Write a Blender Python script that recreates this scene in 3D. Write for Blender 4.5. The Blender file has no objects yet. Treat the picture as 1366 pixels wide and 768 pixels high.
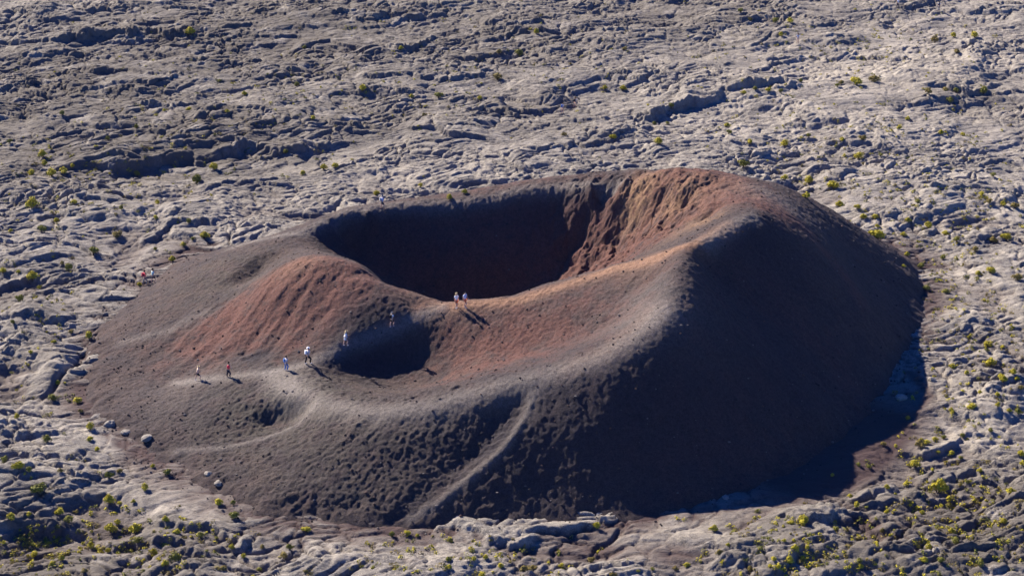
import bpy, bmesh, math, random
import numpy as np
from mathutils import Vector, Matrix

R = math.radians
scene = bpy.context.scene
C = scene.collection
rnd = random.Random(7)

# ------------------------------------------------------------------ camera
CAM_H, PITCH, FPX = 86.0, R(23.0), 2500.0      # focal length in pixels of a 1366 wide frame
cam_d = bpy.data.cameras.new('camera')
cam = bpy.data.objects.new('camera', cam_d)
C.objects.link(cam)
cam.location = (0, 0, CAM_H)
cam.rotation_euler = (R(90) - PITCH, 0, 0)
cam_d.sensor_width = 36.0
cam_d.lens = 36.0 * FPX / 1366.0
cam_d.clip_start = 1.0
cam_d.clip_end = 12000.0
scene.camera = cam
SP, CP = math.sin(PITCH), math.cos(PITCH)

def at_height(px, py, z):
    """World point where the sight line through a photo pixel meets height z."""
    u, v = (px - 683.0) / FPX, (py - 384.0) / FPX
    d = np.array([u, CP - v * SP, -SP - v * CP])
    t = (z - CAM_H) / d[2]
    return np.array([d[0] * t, d[1] * t, z])

# ------------------------------------------------------------------ noise
_rs = np.random.RandomState(11)
_perm = np.concatenate([_rs.permutation(256)] * 3).astype(np.int32)
_ang = (np.arange(256) * 2 * np.pi / 256).astype(np.float32)
_gx, _gy = np.cos(_ang), np.sin(_ang)

def perlin(x, y, seed=0):
    x = x.astype(np.float32) + np.float32(seed * 17.31)
    y = y.astype(np.float32) + np.float32(seed * 41.77)
    xf, yf = np.floor(x), np.floor(y)
    xi, yi = xf.astype(np.int32) & 255, yf.astype(np.int32) & 255
    fx, fy = x - xf, y - yf
    u = fx * fx * fx * (fx * (fx * 6 - 15) + 10)
    w = fy * fy * fy * (fy * (fy * 6 - 15) + 10)
    def g(ix, iy, dx, dy):
        h = _perm[_perm[(ix & 255)] + (iy & 255)]
        return _gx[h] * dx + _gy[h] * dy
    a = g(xi, yi, fx, fy); b = g(xi + 1, yi, fx - 1, fy)
    c = g(xi, yi + 1, fx, fy - 1); d = g(xi + 1, yi + 1, fx - 1, fy - 1)
    return (a + u * (b - a)) * (1 - w) + (c + u * (d - c)) * w      # about -0.7 .. 0.7

def fbm(x, y, octaves, seed, gain=0.5):
    s, a = 0, 1.0
    for k in range(octaves):
        s = s + a * perlin(x * 2 ** k, y * 2 ** k, seed + k * 3)
        a *= gain
    return s

def cells(x, y, seed):
    """Distance to nearest and second nearest point of a jittered lattice, and a random value per cell."""
    xi, yi = np.floor(x).astype(np.int32), np.floor(y).astype(np.int32)
    f1 = np.full(x.shape, 9.0, np.float32); f2 = f1.copy(); idv = np.zeros(x.shape, np.int32)
    for dx in (-1, 0, 1):
        for dy in (-1, 0, 1):
            cx, cy = xi + dx, yi + dy
            h = _perm[_perm[(cx + seed) & 255] + ((cy + seed * 7) & 255)]
            h2 = _perm[h + ((cx * 3 + cy) & 255)]
            d = np.hypot(cx + h / 255.0 - x, cy + h2 / 255.0 - y).astype(np.float32)
            near = d < f1
            f2 = np.where(near, f1, np.minimum(f2, d))
            idv = np.where(near, h2, idv)
            f1 = np.where(near, d, f1)
    return f1, f2, idv / 255.0

def smooth(a, b, x):
    t = np.clip((x - a) / (b - a), 0, 1)
    return t * t * (3 - 2 * t)

# ------------------------------------------------------------------ cinder cone: surveyed ridge lines, floors and foot (photo x, photo y, height)
BASE = [(270,333),(230,352),(195,381),(160,412),(120,452),(113,500),(125,545),(160,580),(205,603),(260,640),(310,668),
        (350,688),(420,694),(500,699),(560,701),(650,699),(750,694),(850,689),(940,674),(1015,645),(1090,604),(1145,562),
        (1182,522),(1208,476),(1232,425)]
LINES = [
 # rim of the main pit, left and back
 [(300,330,3.4),(345,318,5.0),(385,313,6.2),(420,302,6.6),(455,289,7.0),(500,280,7.2),(560,272,7.5),(630,268,8.0),(655,261,8.5),(700,252,9.3),(760,246,10.0),(830,242,11.5),
  (890,243,13.6),(940,252,14.3),(985,266,15.0),(1020,280,15.0)],
 # plateau behind the rim
 [(740,236,9.6),(800,230,11.0),(880,227,12.8),(960,231,13.0),(1040,245,12.3),(1080,264,10.2),(1130,292,7.2),(1190,337,3.0),(1226,380,0.8)],
 # near edge of the main pit
 [(405,331,6.6),(440,338,8.6),(470,350,10.3),(492,371,10.0),(540,388,8.9),(590,403,8.2),(640,399,8.5),(690,394,9.0),(740,375,9.9),(790,362,10.5),(880,335,12.5),(922,322,14.3),(955,301,14.9),(990,289,15.3)],
 # ridge that carries the spur and the front rim of the small bowl
 [(990,289,15.3),(950,312,15.0),(922,336,14.7),(908,352,14.7),(905,370,14.0),(898,400,13.0),(880,430,12.0),(845,460,10.8),(800,482,9.8),(720,506,8.5),(640,526,7.3),(580,543,6.4),(520,550,5.8),(470,549,5.2),(430,540,4.7),(398,522,4.3),(370,505,4.0)],
 # the walkers' ridge
 [(240,508,1.3),(265,507,2.1),(305,503,2.9),(345,498,3.6),(385,492,4.1),(411,485,4.7),(440,471,5.2),(461,460,5.7),(500,445,6.3),(523,436,6.8),(545,428,7.2),(565,419,7.7),(590,408,8.3)],
 # red mound west of the pit
 [(345,376,6.9),(365,356,8.4),(400,348,10.0),(432,348,10.6),(470,354,10.5),(484,378,9.7)],
 [(300,405,4.4),(330,390,6.2),(370,385,8.2),(430,385,8.8),(470,390,9.0),(505,398,8.8),(535,404,8.5)],
 [(240,470,1.8),(300,440,3.9),(350,432,5.4),(385,425,6.4),(415,424,6.8)],
 [(300,475,2.9),(360,468,4.3),(410,460,5.3)],
 [(555,408,8.0),(570,408,8.1)],
 # hollow on its west flank
 [(325,378,4.3),(336,368,4.6),(350,358,5.0),(372,344,5.7)],
 [(300,380,4.3),(318,360,5.2),(335,347,5.6),(365,334,6.1)],
 # small bowl
 [(455,500,3.7),(490,512,3.1),(530,517,3.0),(570,510,3.4),(600,500,4.2)],
 [(470,480,4.4),(510,478,4.2),(550,475,4.3),(590,470,5.0)],
 [(640,480,5.8),(700,470,6.9),(760,455,8.2),(820,432,9.8)],
 [(620,440,7.0),(690,430,8.0),(760,415,9.4),(830,395,11.0),(870,375,12.4)],
 [(430,510,4.5),(410,500,4.5)],
 # floor of the main pit and its walls
 [(560,385,-0.6),(610,392,-1.2),(660,392,-1.2),(700,385,-0.4)],
 [(520,352,1.7),(580,358,1.4),(640,360,1.4),(700,360,1.5),(740,352,2.2)],
 [(400,322,5.0),(418,325,4.3),(438,328,3.5),(470,335,3.0),(540,318,4.3),(600,315,4.6),(660,315,4.7),(720,315,4.9),(770,325,4.3)],
 [(805,337,4.6),(850,302,8.0),(880,292,10.4),(920,290,12.2),(950,286,14.0)],
 [(800,280,7.7),(832,275,8.5),(852,270,10.0),(872,267,11.3),(900,262,12.5),(950,268,13.7)],
 # right flank ribs and gullies
 [(1020,285,14.9),(1060,302,12.7),(1085,322,11.2),(1110,350,8.8),(1150,398,5.7),(1174,436,3.3),(1190,466,1.2)],
 [(1000,300,14.8),(1010,340,12.5)],
 [(1085,292,10.7),(1130,335,7.0),(1180,380,3.2),(1212,418,1.1)],
 [(935,350,13.2),(1000,420,9.0),(1060,500,5.0),(1100,562,1.8)],
 # front flank: diagonal rib that carries the side path, gully on its left
 [(712,532,7.2),(700,560,6.1),(680,590,4.85),(655,615,3.7),(620,643,2.5),(575,675,1.1),(548,694,0.2)],
 [(690,535,7.0),(672,562,5.6),(645,592,4.25),(610,622,2.95)],
 [(740,560,6.2),(730,590,4.8),(700,630,2.9)],
 # west alcove
 [(416,547,3.9),(398,568,2.75),(352,588,1.55),(300,600,0.75),(250,603,0.3)],
 [(404,549,3.2),(385,556,2.45),(360,566,1.65)],
 [(405,538,4.1),(380,530,3.75),(355,540,2.95),(340,560,1.95),(320,575,1.2)],
 [(200,540,0.9),(250,555,1.1),(290,540,1.95)],
]

ctrl = []
def resample(pts, step):
    pts = np.array(pts, float); out = [pts[0]]
    for a, b in zip(pts[:-1], pts[1:]):
        n = max(1, int(round(np.hypot(*(b - a)[:2]) / step)))
        out += [a + (b - a) * k / n for k in range(1, n + 1)]
    return np.array(out)

base_w = np.array([at_height(x, y, 0.0)[:2] for x, y in BASE])
rim_w = np.array([at_height(*p) for p in LINES[0]])
plat_w = np.array([at_height(*p) for p in LINES[1]])
# foot of the slopes that face away: rim point pushed outward at the angle of repose
back = []
for p, q in ((plat_w[-2], (0.80, 0.60)), (plat_w[-3], (0.66, 0.75)), (plat_w[-4], (0.50, 0.87)), (plat_w[-5], (0.28, 0.96)), (plat_w[-6], (0.1, 1.0)),
             (plat_w[-7], (-0.05, 1.0)), (plat_w[0], (-0.1, 1.0)), (rim_w[8], (-0.1, 1.0)), (rim_w[6], (-0.2, 0.98)), (rim_w[4], (-0.3, 0.95)), (rim_w[2], (-0.45, 0.9)), (rim_w[1], (-0.6, 0.8))):
    back.append(p[:2] + np.array(q) * p[2] / math.tan(R(31)))
foot = np.vstack([base_w, np.array(back)])
closed = np.vstack([foot, foot[:1]])
foot_d = resample(closed, 2.2)[:-1]
cen = foot.mean(0)
for p in foot_d: ctrl.append((p[0], p[1], 0.0))
for k in (1.06, 1.14):
    for p in foot_d[::2]:
        q = cen + (p - cen) * k
        ctrl.append((q[0], q[1], -0.55 * (k - 1) * np.hypot(*(p - cen))))
for L in LINES:
    w = resample([at_height(*p) for p in L], 1.6)
    ctrl += [tuple(p) for p in w]
pit = np.array([-4.0, 198.0])
def inset(p, d, z):
    v = pit - p[:2]; v = v / np.hypot(*v) * d
    return (p[0] + v[0], p[1] + v[1], z)
for p in resample([at_height(*q) for q in LINES[2][1:9]], 1.6):            # the near wall falls away at once
    ctrl += [inset(p, 1.6, p[2] - 0.8), inset(p, 4.0, p[2] - 3.2), inset(p, 7.5, max(p[2] - 6.4, 0.0))]
for p in resample([at_height(*q) for q in LINES[2][8:12]], 1.6):
    ctrl += [inset(p, 1.4, p[2] - 0.9), inset(p, 3.6, p[2] - 2.9), inset(p, 6.5, p[2] - 4.8)]
for p in resample([at_height(*q) for q in LINES[0][3:12]], 1.6):           # broken edge under the far rim
    ctrl += [inset(p, 0.75, p[2] - 0.55), inset(p, 1.7, p[2] - 1.95)]
ctrl = np.array(ctrl)
keep = []
for i, p in enumerate(ctrl):                                   # drop near duplicates
    if all(np.hypot(p[0] - ctrl[j][0], p[1] - ctrl[j][1]) > 0.6 for j in keep): keep.append(i)
ctrl = ctrl[keep]
P = ctrl[:, :2]
D = np.hypot(P[:, None, 0] - P[None, :, 0], P[:, None, 1] - P[None, :, 1])
n = len(P)
A = np.zeros((n + 1, n + 1)); A[:n, :n] = D - np.eye(n) * 0.02; A[:n, n] = 1; A[n, :n] = 1
wts = np.linalg.solve(A, np.concatenate([ctrl[:, 2], [0]]))

def rbf(X, Y):
    sh = X.shape; x = X.ravel().astype(np.float32); y = Y.ravel().astype(np.float32)
    o = np.empty(x.size, np.float32)
    Px, Py, W = P[:, 0].astype(np.float32), P[:, 1].astype(np.float32), wts[:n].astype(np.float32)
    for s in range(0, x.size, 20000):
        e = s + 20000
        d = np.sqrt((x[s:e, None] - Px) ** 2 + (y[s:e, None] - Py) ** 2)
        o[s:e] = d @ W + wts[n]
    return o.reshape(sh)

def blur(a, r):
    k = np.exp(-0.5 * (np.arange(-3 * r, 3 * r + 1) / r) ** 2); k /= k.sum()
    h = len(k) // 2
    for ax in (0, 1):
        p = np.pad(a, [(h, h) if i == ax else (0, 0) for i in (0, 1)], mode='edge')
        a = sum(k[i] * (p[i:i + a.shape[0], :] if ax == 0 else p[:, i:i + a.shape[1]]) for i in range(len(k)))
    return a

def polydist(X, Y, pts):
    d = np.full(X.shape, 1e9, np.float32)
    pts = np.asarray(pts, np.float32)
    for a, b in zip(pts[:-1], pts[1:]):
        vx, vy = b[0] - a[0], b[1] - a[1]
        t = np.clip(((X - a[0]) * vx + (Y - a[1]) * vy) / (vx * vx + vy * vy + 1e-9), 0, 1)
        d = np.minimum(d, np.hypot(X - a[0] - t * vx, Y - a[1] - t * vy))
    return d

def inside(X, Y, poly):
    r = np.zeros(X.shape, bool)
    for a, b in zip(poly, np.roll(poly, -1, 0)):
        c = (a[1] > Y) != (b[1] > Y)
        r ^= c & (X < (b[0] - a[0]) * (Y - a[1]) / (b[1] - a[1] + 1e-12) + a[0])
    return r

GS = 0.1                                                        # grid step on the cone
cx = np.arange(-50, 53, GS, dtype=np.float32); cy = np.arange(142, 240, GS, dtype=np.float32)
# coarse solve, then bilinear up
ccx = np.arange(-50, 53.4, 0.3); ccy = np.arange(142, 240.4, 0.3)
cX, cY = np.meshgrid(ccx, ccy)
coarse = blur(rbf(cX, cY), 1.0)

def bil(grid, x0, y0, st, x, y):
    fx = np.clip((x - x0) / st, 0, grid.shape[1] - 1.001); fy = np.clip((y - y0) / st, 0, grid.shape[0] - 1.001)
    i, j = fx.astype(int), fy.astype(int); a, b = fx - i, fy - j
    return (grid[j, i] * (1 - a) + grid[j, i + 1] * a) * (1 - b) + (grid[j + 1, i] * (1 - a) + grid[j + 1, i + 1] * a) * b

KX, KY = np.meshgrid(cx, cy)
cone_s = bil(coarse, -50, 142, 0.3, KX, KY).astype(np.float32)   # smooth cone, before the grain
cone_s = blur(cone_s, 2)
def world_on_cone(px, py):
    """First point of the smooth cone (or the plain at z = 0) on a photo sight line."""
    u, v = (px - 683.0) / FPX, (py - 384.0) / FPX
    d = np.array([u, CP - v * SP, -SP - v * CP])
    t = np.linspace((24 - CAM_H) / d[2], (-0.6 - CAM_H) / d[2], 1500)
    x, y, z = d[0] * t, d[1] * t, CAM_H + d[2] * t
    h = np.maximum(bil(cone_s, -50, 142, GS, x, y), 0.0)
    h = np.where((x < -49) | (x > 52) | (y < 143) | (y > 239), 0.0, h)
    k = int(np.argmax(z <= h)) if (z <= h).any() else len(t) - 1
    return np.array([x[k], y[k], h[k]])

# ------------------------------------------------------------------ mesh helpers
def tag(o, label=None, cat=None, group=None, kind=None):
    if label: o['label'] = label
    if cat: o['category'] = cat
    if group: o['group'] = group
    if kind: o['kind'] = kind
    return o

def link(name, mesh, mat=None, parent=None):
    o = bpy.data.objects.new(name, mesh); C.objects.link(o)
    if mat is not None:
        for m in (mat if isinstance(mat, (list, tuple)) else [mat]): mesh.materials.append(m)
    if parent is not None: o.parent = parent
    return o

def grid_mesh(name, X, Y, Z, attrs, keep=None):
    m = bpy.data.meshes.new(name)
    ny, nx = Z.shape
    idx = np.arange(nx * ny, dtype=np.int32).reshape(ny, nx)
    q = np.stack([idx[:-1, :-1], idx[:-1, 1:], idx[1:, 1:], idx[1:, :-1]], -1).reshape(-1, 4)
    co = np.stack([X, Y, Z], -1).astype(np.float32).reshape(-1, 3)
    sel = np.arange(nx * ny)
    if keep is not None:
        k = keep.ravel()
        q = q[k[q].any(1)]
        used = np.zeros(nx * ny, bool); used[q.ravel()] = True
        new = np.cumsum(used) - 1
        q = new[q].astype(np.int32); sel = np.nonzero(used)[0]
    co = co[sel]
    m.vertices.add(len(co)); m.vertices.foreach_set('co', co.ravel())
    m.loops.add(q.size); m.loops.foreach_set('vertex_index', q.ravel().astype(np.int32))
    m.polygons.add(len(q)); m.polygons.foreach_set('loop_start', np.arange(0, q.size, 4, dtype=np.int32))
    m.update(calc_edges=True)
    m.polygons.foreach_set('use_smooth', np.ones(len(q), bool))
    for an, chans in attrs.items():
        a = m.attributes.new(an, 'FLOAT_COLOR', 'POINT')
        v = np.ones((nx * ny, 4), np.float32)
        for i, c in enumerate(chans): v[:, i] = c.ravel()
        a.data.foreach_set('color', v[sel].ravel())
    return m

# ------------------------------------------------------------------ materials
def new_mat(name):
    m = bpy.data.materials.new(name); m.use_nodes = True
    nt = m.node_tree; nt.nodes.clear()
    out = nt.nodes.new('ShaderNodeOutputMaterial'); b = nt.nodes.new('ShaderNodeBsdfPrincipled')
    nt.links.new(b.outputs[0], out.inputs[0])
    b.inputs['Roughness'].default_value = 0.95
    b.inputs['Specular IOR Level'].default_value = 0.15
    return m, nt, b

class N:
    """Short hand for building node trees."""
    def __init__(s, nt): s.nt = nt
    def node(s, t, **kw):
        n_ = s.nt.nodes.new(t)
        for k, v in kw.items(): setattr(n_, k, v)
        return n_
    def put(s, sock, v):
        if isinstance(v, bpy.types.NodeSocket): s.nt.links.new(v, sock)
        elif v is not None: sock.default_value = v
    def noise(s, scale, detail=4, rough=0.55, vec=None, dist=0.0):
        n_ = s.node('ShaderNodeTexNoise')
        n_.inputs['Scale'].default_value = scale; n_.inputs['Detail'].default_value = detail
        n_.inputs['Roughness'].default_value = rough; n_.inputs['Distortion'].default_value = dist
        s.put(n_.inputs['Vector'], vec if vec is not None else s.pos())
        return n_.outputs['Fac']
    def pos(s):
        return s.node('ShaderNodeNewGeometry').outputs['Position']
    def ramp(s, v, a, b):
        n_ = s.node('ShaderNodeMapRange'); n_.interpolation_type = 'SMOOTHSTEP'
        s.put(n_.inputs['Value'], v); n_.inputs['From Min'].default_value = a; n_.inputs['From Max'].default_value = b
        return n_.outputs['Result']
    def mix(s, f, a, b):
        n_ = s.node('ShaderNodeMix', data_type='RGBA')
        s.put(n_.inputs[0], f); s.put(n_.inputs[6], a); s.put(n_.inputs[7], b)
        return n_.outputs[2]
    def math(s, op, a, b=None):
        n_ = s.node('ShaderNodeMath', operation=op); s.put(n_.inputs[0], a)
        if b is not None: s.put(n_.inputs[1], b)
        return n_.outputs[0]
    def bump(s, h, strength, dist, nrm=None):
        n_ = s.node('ShaderNodeBump'); n_.inputs['Strength'].default_value = strength; n_.inputs['Distance'].default_value = dist
        s.put(n_.inputs['Height'], h)
        if nrm is not None: s.put(n_.inputs['Normal'], nrm)
        return n_.outputs[0]
    def attr(s, name):
        n_ = s.node('ShaderNodeAttribute', attribute_name=name)
        sp = s.node('ShaderNodeSeparateColor'); s.nt.links.new(n_.outputs['Color'], sp.inputs[0])
        return sp.outputs[0], sp.outputs[1], sp.outputs[2]

def c4(r, g, b): return (r, g, b, 1.0)

def lava_material():
    m, nt, b = new_mat('weathered_lava'); k = N(nt)
    dirt, pale, dark_zone = k.attr('lava')
    n1 = k.noise(0.16, 3, 0.6); n2 = k.noise(1.3, 6, 0.7); n3 = k.noise(9.0, 4, 0.7)
    col = k.mix(k.ramp(n1, 0.35, 0.65), c4(0.138, 0.127, 0.115), c4(0.250, 0.224, 0.189))
    col = k.mix(k.ramp(n2, 0.45, 0.66), col, c4(0.090, 0.082, 0.074))
    col = k.mix(k.math('MULTIPLY', k.ramp(n3, 0.48, 0.7), 0.7), col, c4(0.42, 0.38, 0.305))
    col = k.mix(k.ramp(k.noise(0.55, 5, 0.65), 0.56, 0.7), col, c4(0.118, 0.100, 0.088))
    col = k.mix(k.ramp(k.noise(0.42, 6, 0.7), 0.55, 0.68), col, c4(0.33, 0.295, 0.235))
    col = k.mix(pale, col, c4(0.36, 0.322, 0.258))
    col = k.mix(dark_zone, col, c4(0.098, 0.086, 0.072))
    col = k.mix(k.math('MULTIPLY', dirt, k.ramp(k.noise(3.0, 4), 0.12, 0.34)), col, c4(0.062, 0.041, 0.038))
    k.put(b.inputs['Base Color'], col)
    mp = k.node('ShaderNodeMapping'); mp.inputs['Scale'].default_value = (0.55, 1.5, 1.0); mp.inputs['Rotation'].default_value = (0, 0, 0.2)
    k.put(mp.inputs['Vector'], k.pos())
    nrm = k.bump(k.noise(1.1, 6, 0.7, mp.outputs[0], 0.6), 0.8, 0.30)
    nrm = k.bump(k.noise(4.2, 6, 0.72), 0.75, 0.16, nrm)
    k.put(b.inputs['Normal'], nrm)
    return m

def cinder_material():
    m, nt, b = new_mat('cinder'); k = N(nt)
    red, pale, ochre = k.attr('tint')
    dark, rust, wet = k.attr('tone')
    n1 = k.noise(0.35, 4, 0.6); n2 = k.noise(2.6, 5, 0.75); n3 = k.noise(7.5, 3, 0.8)
    col = k.mix(k.ramp(n1, 0.35, 0.65), c4(0.043, 0.033, 0.032), c4(0.062, 0.044, 0.038))
    col = k.mix(wet, col, c4(0.062, 0.055, 0.042))
    f = k.math('MULTIPLY', red, k.ramp(k.noise(0.9, 5, 0.65), 0.22, 0.5))
    col = k.mix(f, col, c4(0.100, 0.048, 0.037))
    col = k.mix(rust, col, c4(0.195, 0.112, 0.070))
    f = k.math('MULTIPLY', ochre, k.ramp(k.noise(1.1, 5, 0.6), 0.3, 0.55))
    col = k.mix(f, col, c4(0.20, 0.120, 0.068))
    col = k.mix(dark, col, c4(0.026, 0.023, 0.027))  # dark outcrops and the painted shade of the cone
    f = k.math('MULTIPLY', pale, k.ramp(k.noise(2.2, 5, 0.7), 0.18, 0.5))
    col = k.mix(f, col, c4(0.180, 0.158, 0.136))
    sp = k.node('ShaderNodeMix', data_type='RGBA', blend_type='MULTIPLY'); sp.inputs[0].default_value = 1.0
    k.put(sp.inputs[6], col)
    g = k.math('ADD', k.math('MULTIPLY', k.ramp(n2, 0.3, 0.7), 0.45), k.math('MULTIPLY', k.ramp(n3, 0.3, 0.7), 0.55))
    cr = k.node('ShaderNodeMapRange'); k.put(cr.inputs['Value'], g); cr.inputs['To Min'].default_value = 0.5; cr.inputs['To Max'].default_value = 1.55
    k.put(sp.inputs[7], cr.outputs['Result'])
    k.put(b.inputs['Base Color'], sp.outputs[2])
    nrm = k.bump(k.noise(4.0, 6, 0.8), 0.9, 0.17)
    k.put(b.inputs['Normal'], nrm)
    return m

def plain(name, col, rough=0.9, var=0.25, scale=12.0):
    m, nt, b = new_mat(name); k = N(nt)
    d = tuple(x * (1 - var) for x in col)
    k.put(b.inputs['Base Color'], k.mix(k.ramp(k.noise(scale, 3), 0.3, 0.7), c4(*d), c4(*col)))
    b.inputs['Roughness'].default_value = rough
    return m

M_LAVA, M_CINDER = lava_material(), cinder_material()

# ------------------------------------------------------------------ signed distance to the cone's foot
fx = np.arange(-120, 121, 1.0); fy = np.arange(100, 400, 1.0)
FX, FY = np.meshgrid(fx, fy)
foot_sd = polydist(FX, FY, closed)
foot_sd = np.where(inside(FX, FY, foot), -foot_sd, foot_sd).astype(np.float32)

# ------------------------------------------------------------------ lava plain
xs = np.concatenate([-np.geomspace(3000, 118, 46)[:-1], np.arange(-117.5, 117.6, 0.18), np.geomspace(118, 3000, 46)[1:]]).astype(np.float32)
ys = np.concatenate([-np.geomspace(3000, 4, 24), np.linspace(0, 128, 60), np.arange(128.2, 262, 0.17), np.arange(262, 392, 0.24), np.geomspace(394, 6000, 60)]).astype(np.float32)
GX, GY = np.meshgrid(xs, ys)

SCARPS = [  # photo polyline of a flow front (its foot), height, run-out behind
 ([(860,163),(900,146),(960,131),(1010,123),(1058,122)], 2.0, 7), ([(1250,121),(1290,126),(1340,123)], 1.5, 6),
 ([(-20,60),(60,58),(140,53),(200,43),(255,45)], 1.7, 8), ([(590,713),(650,711),(700,715),(760,713),(812,705)], 1.5, 2.6),
 ([(-20,692),(60,702),(115,708),(180,722),(250,734)], 1.3, 4), ([(525,70),(550,66),(580,52)], 1.5, 3),
 ([(110,222),(180,220),(260,212),(330,196),(410,200)], 1.7, 9), ([(190,322),(240,303),(292,301)], 1.2, 4),
 ([(1045,702),(1090,700),(1160,704)], 1.1, 2.5), ([(215,692),(290,716),(345,728)], 1.1, 3),
 ([(540,176),(620,186),(662,190)], 1.2, 4), ([(640,149),(690,146),(735,141)], 1.2, 3), ([(1108,194),(1150,192),(1195,206)], 1.2, 5),
 ([(975,190),(1012,194)], 0.9, 4), ([(-20,378),(50,376),(110,372)], 1.3, 5), ([(820,118),(872,104)], 1.2, 4), ([(640,50),(720,45),(800,40)], 1.2, 6),
 ([(480,103),(560,110),(650,104)], 1.1, 5), ([(960,757),(1020,757),(1075,752)], 1.2, 3), ([(1215,662),(1250,667),(1285,661)], 1.0, 2.5),
 ([(1130,604),(1200,603),(1270,588),(1350,575)], 0.9, 4), ([(-10,430),(50,440),(110,440)], 1.0, 3), ([(380,66),(440,58),(480,62)], 1.0, 5),
 ([(150,146),(230,150),(260,140)], 1.1, 5), ([(60,100),(130,96),(240,104)], 1.0, 5), ([(1260,60),(1320,70),(1390,62)], 1.0, 5),
 ([(1180,255),(1230,262),(1290,262)], 0.8, 4), ([(1290,318),(1340,322),(1390,318)], 0.9, 4), ([(280,250),(330,246),(390,240)], .8, 4),
 ([(180,262),(120,262),(60,268)], 0.9, 4), ([(430,232),(500,214),(580,212)], .7, 4), ([(700,205),(790,196),(830,188)], .8, 4),
]

def lava(X, Y):
    wx = X + 3.6 * perlin(X / 9, Y / 9, 1) + 1.0 * perlin(X / 2.6, Y / 2.6, 2)
    wy = Y - 0.18 * X + 3.6 * perlin(X / 9, Y / 9, 3) + 0.7 * perlin(X / 2.6, Y / 2.6, 4)
    sd = bil(foot_sd, -120, 100, 1.0, X, Y)
    near = smooth(0.5, 9.0, sd)
    # broad tumuli in terraces, each with a lobed front
    big = fbm(wx / 26, wy / 20, 3, 5) * 2.5
    st = 0.9; t = big / st; fl = np.floor(t); fr = t - fl
    big = (fl + smooth(0.0, 0.38, fr) * 0.5 + 0.5 * fr) * st
    ruff = 0.25 + 0.75 * smooth(-0.35, 0.3, fbm(X / 24, Y / 24, 3, 9))        # smooth sheets against broken ground
    lobes = 0.70 * (np.abs(perlin(wx / 7.5, wy / 6, 6)) ** 0.75 - 0.4) + 0.42 * (np.abs(perlin(wx / 3.1, wy / 2.5, 7)) ** 0.8 - 0.35)
    f1, f2, cid = cells(wx / 2.9, wy / 1.7, 3)
    slab = (cid - 0.5) * 0.20 + 0.20 * smooth(0.02, 0.30, f2 - f1) + (cid - 0.4) * 0.22 * (f1 - 0.4)
    g1, g2, gid = cells(wx / 0.85, wy / 0.7, 31)
    blocks = (gid - 0.5) * 0.15 + 0.08 * smooth(0.0, 0.3, g2 - g1)
    vx, vy = wx + 0.5 * perlin(X / 1.3, Y / 1.3, 53), wy + 0.4 * perlin(X / 1.3, Y / 1.3, 54)
    fold = (np.abs(perlin(vx / 3.8, vy / 1.5, 51)) ** 0.6 - 0.45) * 0.52 + (np.abs(perlin(vx / 1.5, vy / 0.62, 52)) ** 0.7 - 0.4) * 0.26 + (0.5 - np.abs(perlin(vx / 2.0, vy / 0.8, 55))) * 0.24
    ph = vy / 3.3 + 1.2 * perlin(vx / 7, vy / 5, 56); fr1 = ph - np.floor(ph)
    saw = smooth(0, 0.13, fr1) * (1 - fr1) ** 0.8 * 0.62 * smooth(-0.3, 0.2, perlin(X / 6.5, Y / 6.5, 57))
    ph = vy / 1.25 + 1.3 * perlin(vx / 3.2, vy / 2.4, 58); fr2 = ph - np.floor(ph)
    saw = saw + smooth(0, 0.16, fr2) * (1 - fr2) ** 0.8 * 0.24 * smooth(-0.25, 0.3, perlin(X / 3.5, Y / 3.5, 59))
    b1, b2, bid = cells(wx / 11, wy / 6.5, 63)
    big = big + (bid - 0.5) * 0.5
    crk = -0.55 * (1 - smooth(0.0, 0.03, b2 - b1)) - 0.40 * (1 - smooth(0.0, 0.07, f2 - f1))
    ropes = np.sin((wy * 0.8 + wx * 0.25 + 1.4 * perlin(wx / 4, wy / 4, 12)) * 7.0) * 0.045 * smooth(-0.1, 0.3, perlin(X / 13, Y / 13, 14))
    fine = fbm(wx / 1.2, wy / 0.7, 4, 15, 0.62) * 0.30
    calm = 0.28 + 0.92 * smooth(-0.3, 0.3, fbm(X / 17, Y / 14, 2, 61))
    for px, py, r in [(1180,85,20),(1050,75,14),(1200,160,18),(470,258,12),(330,272,10),(640,236,10),(1230,420,8),(1250,545,8),(210,655,8),(650,745,9),(150,300,8),(980,160,12)]:
        w_ = at_height(px, py, 0); calm = calm * (1 - 0.62 * np.exp(-((X - w_[0]) ** 2 + (Y - w_[1]) ** 2) / r ** 2))
    saw = saw * calm; lobes = lobes * (0.45 + 0.55 * np.clip(calm, 0, 1)); slab = slab * (0.5 + 0.5 * np.clip(calm, 0, 1))
    saw = saw * 1.0; crk = crk * calm; fold = fold * (0.5 + 0.5 * calm)
    h = big * (0.3 + 0.7 * near) + lobes * (0.55 + 0.45 * ruff) + slab * (0.5 + 0.9 * ruff) + blocks * 0.8 * ruff + ropes + saw * (1.15 - 0.3 * ruff) + crk + fold * (0.2 + 0.65 * ruff) + fine * (0.25 + 0.65 * ruff)
    return h, sd, ruff, big

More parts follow.
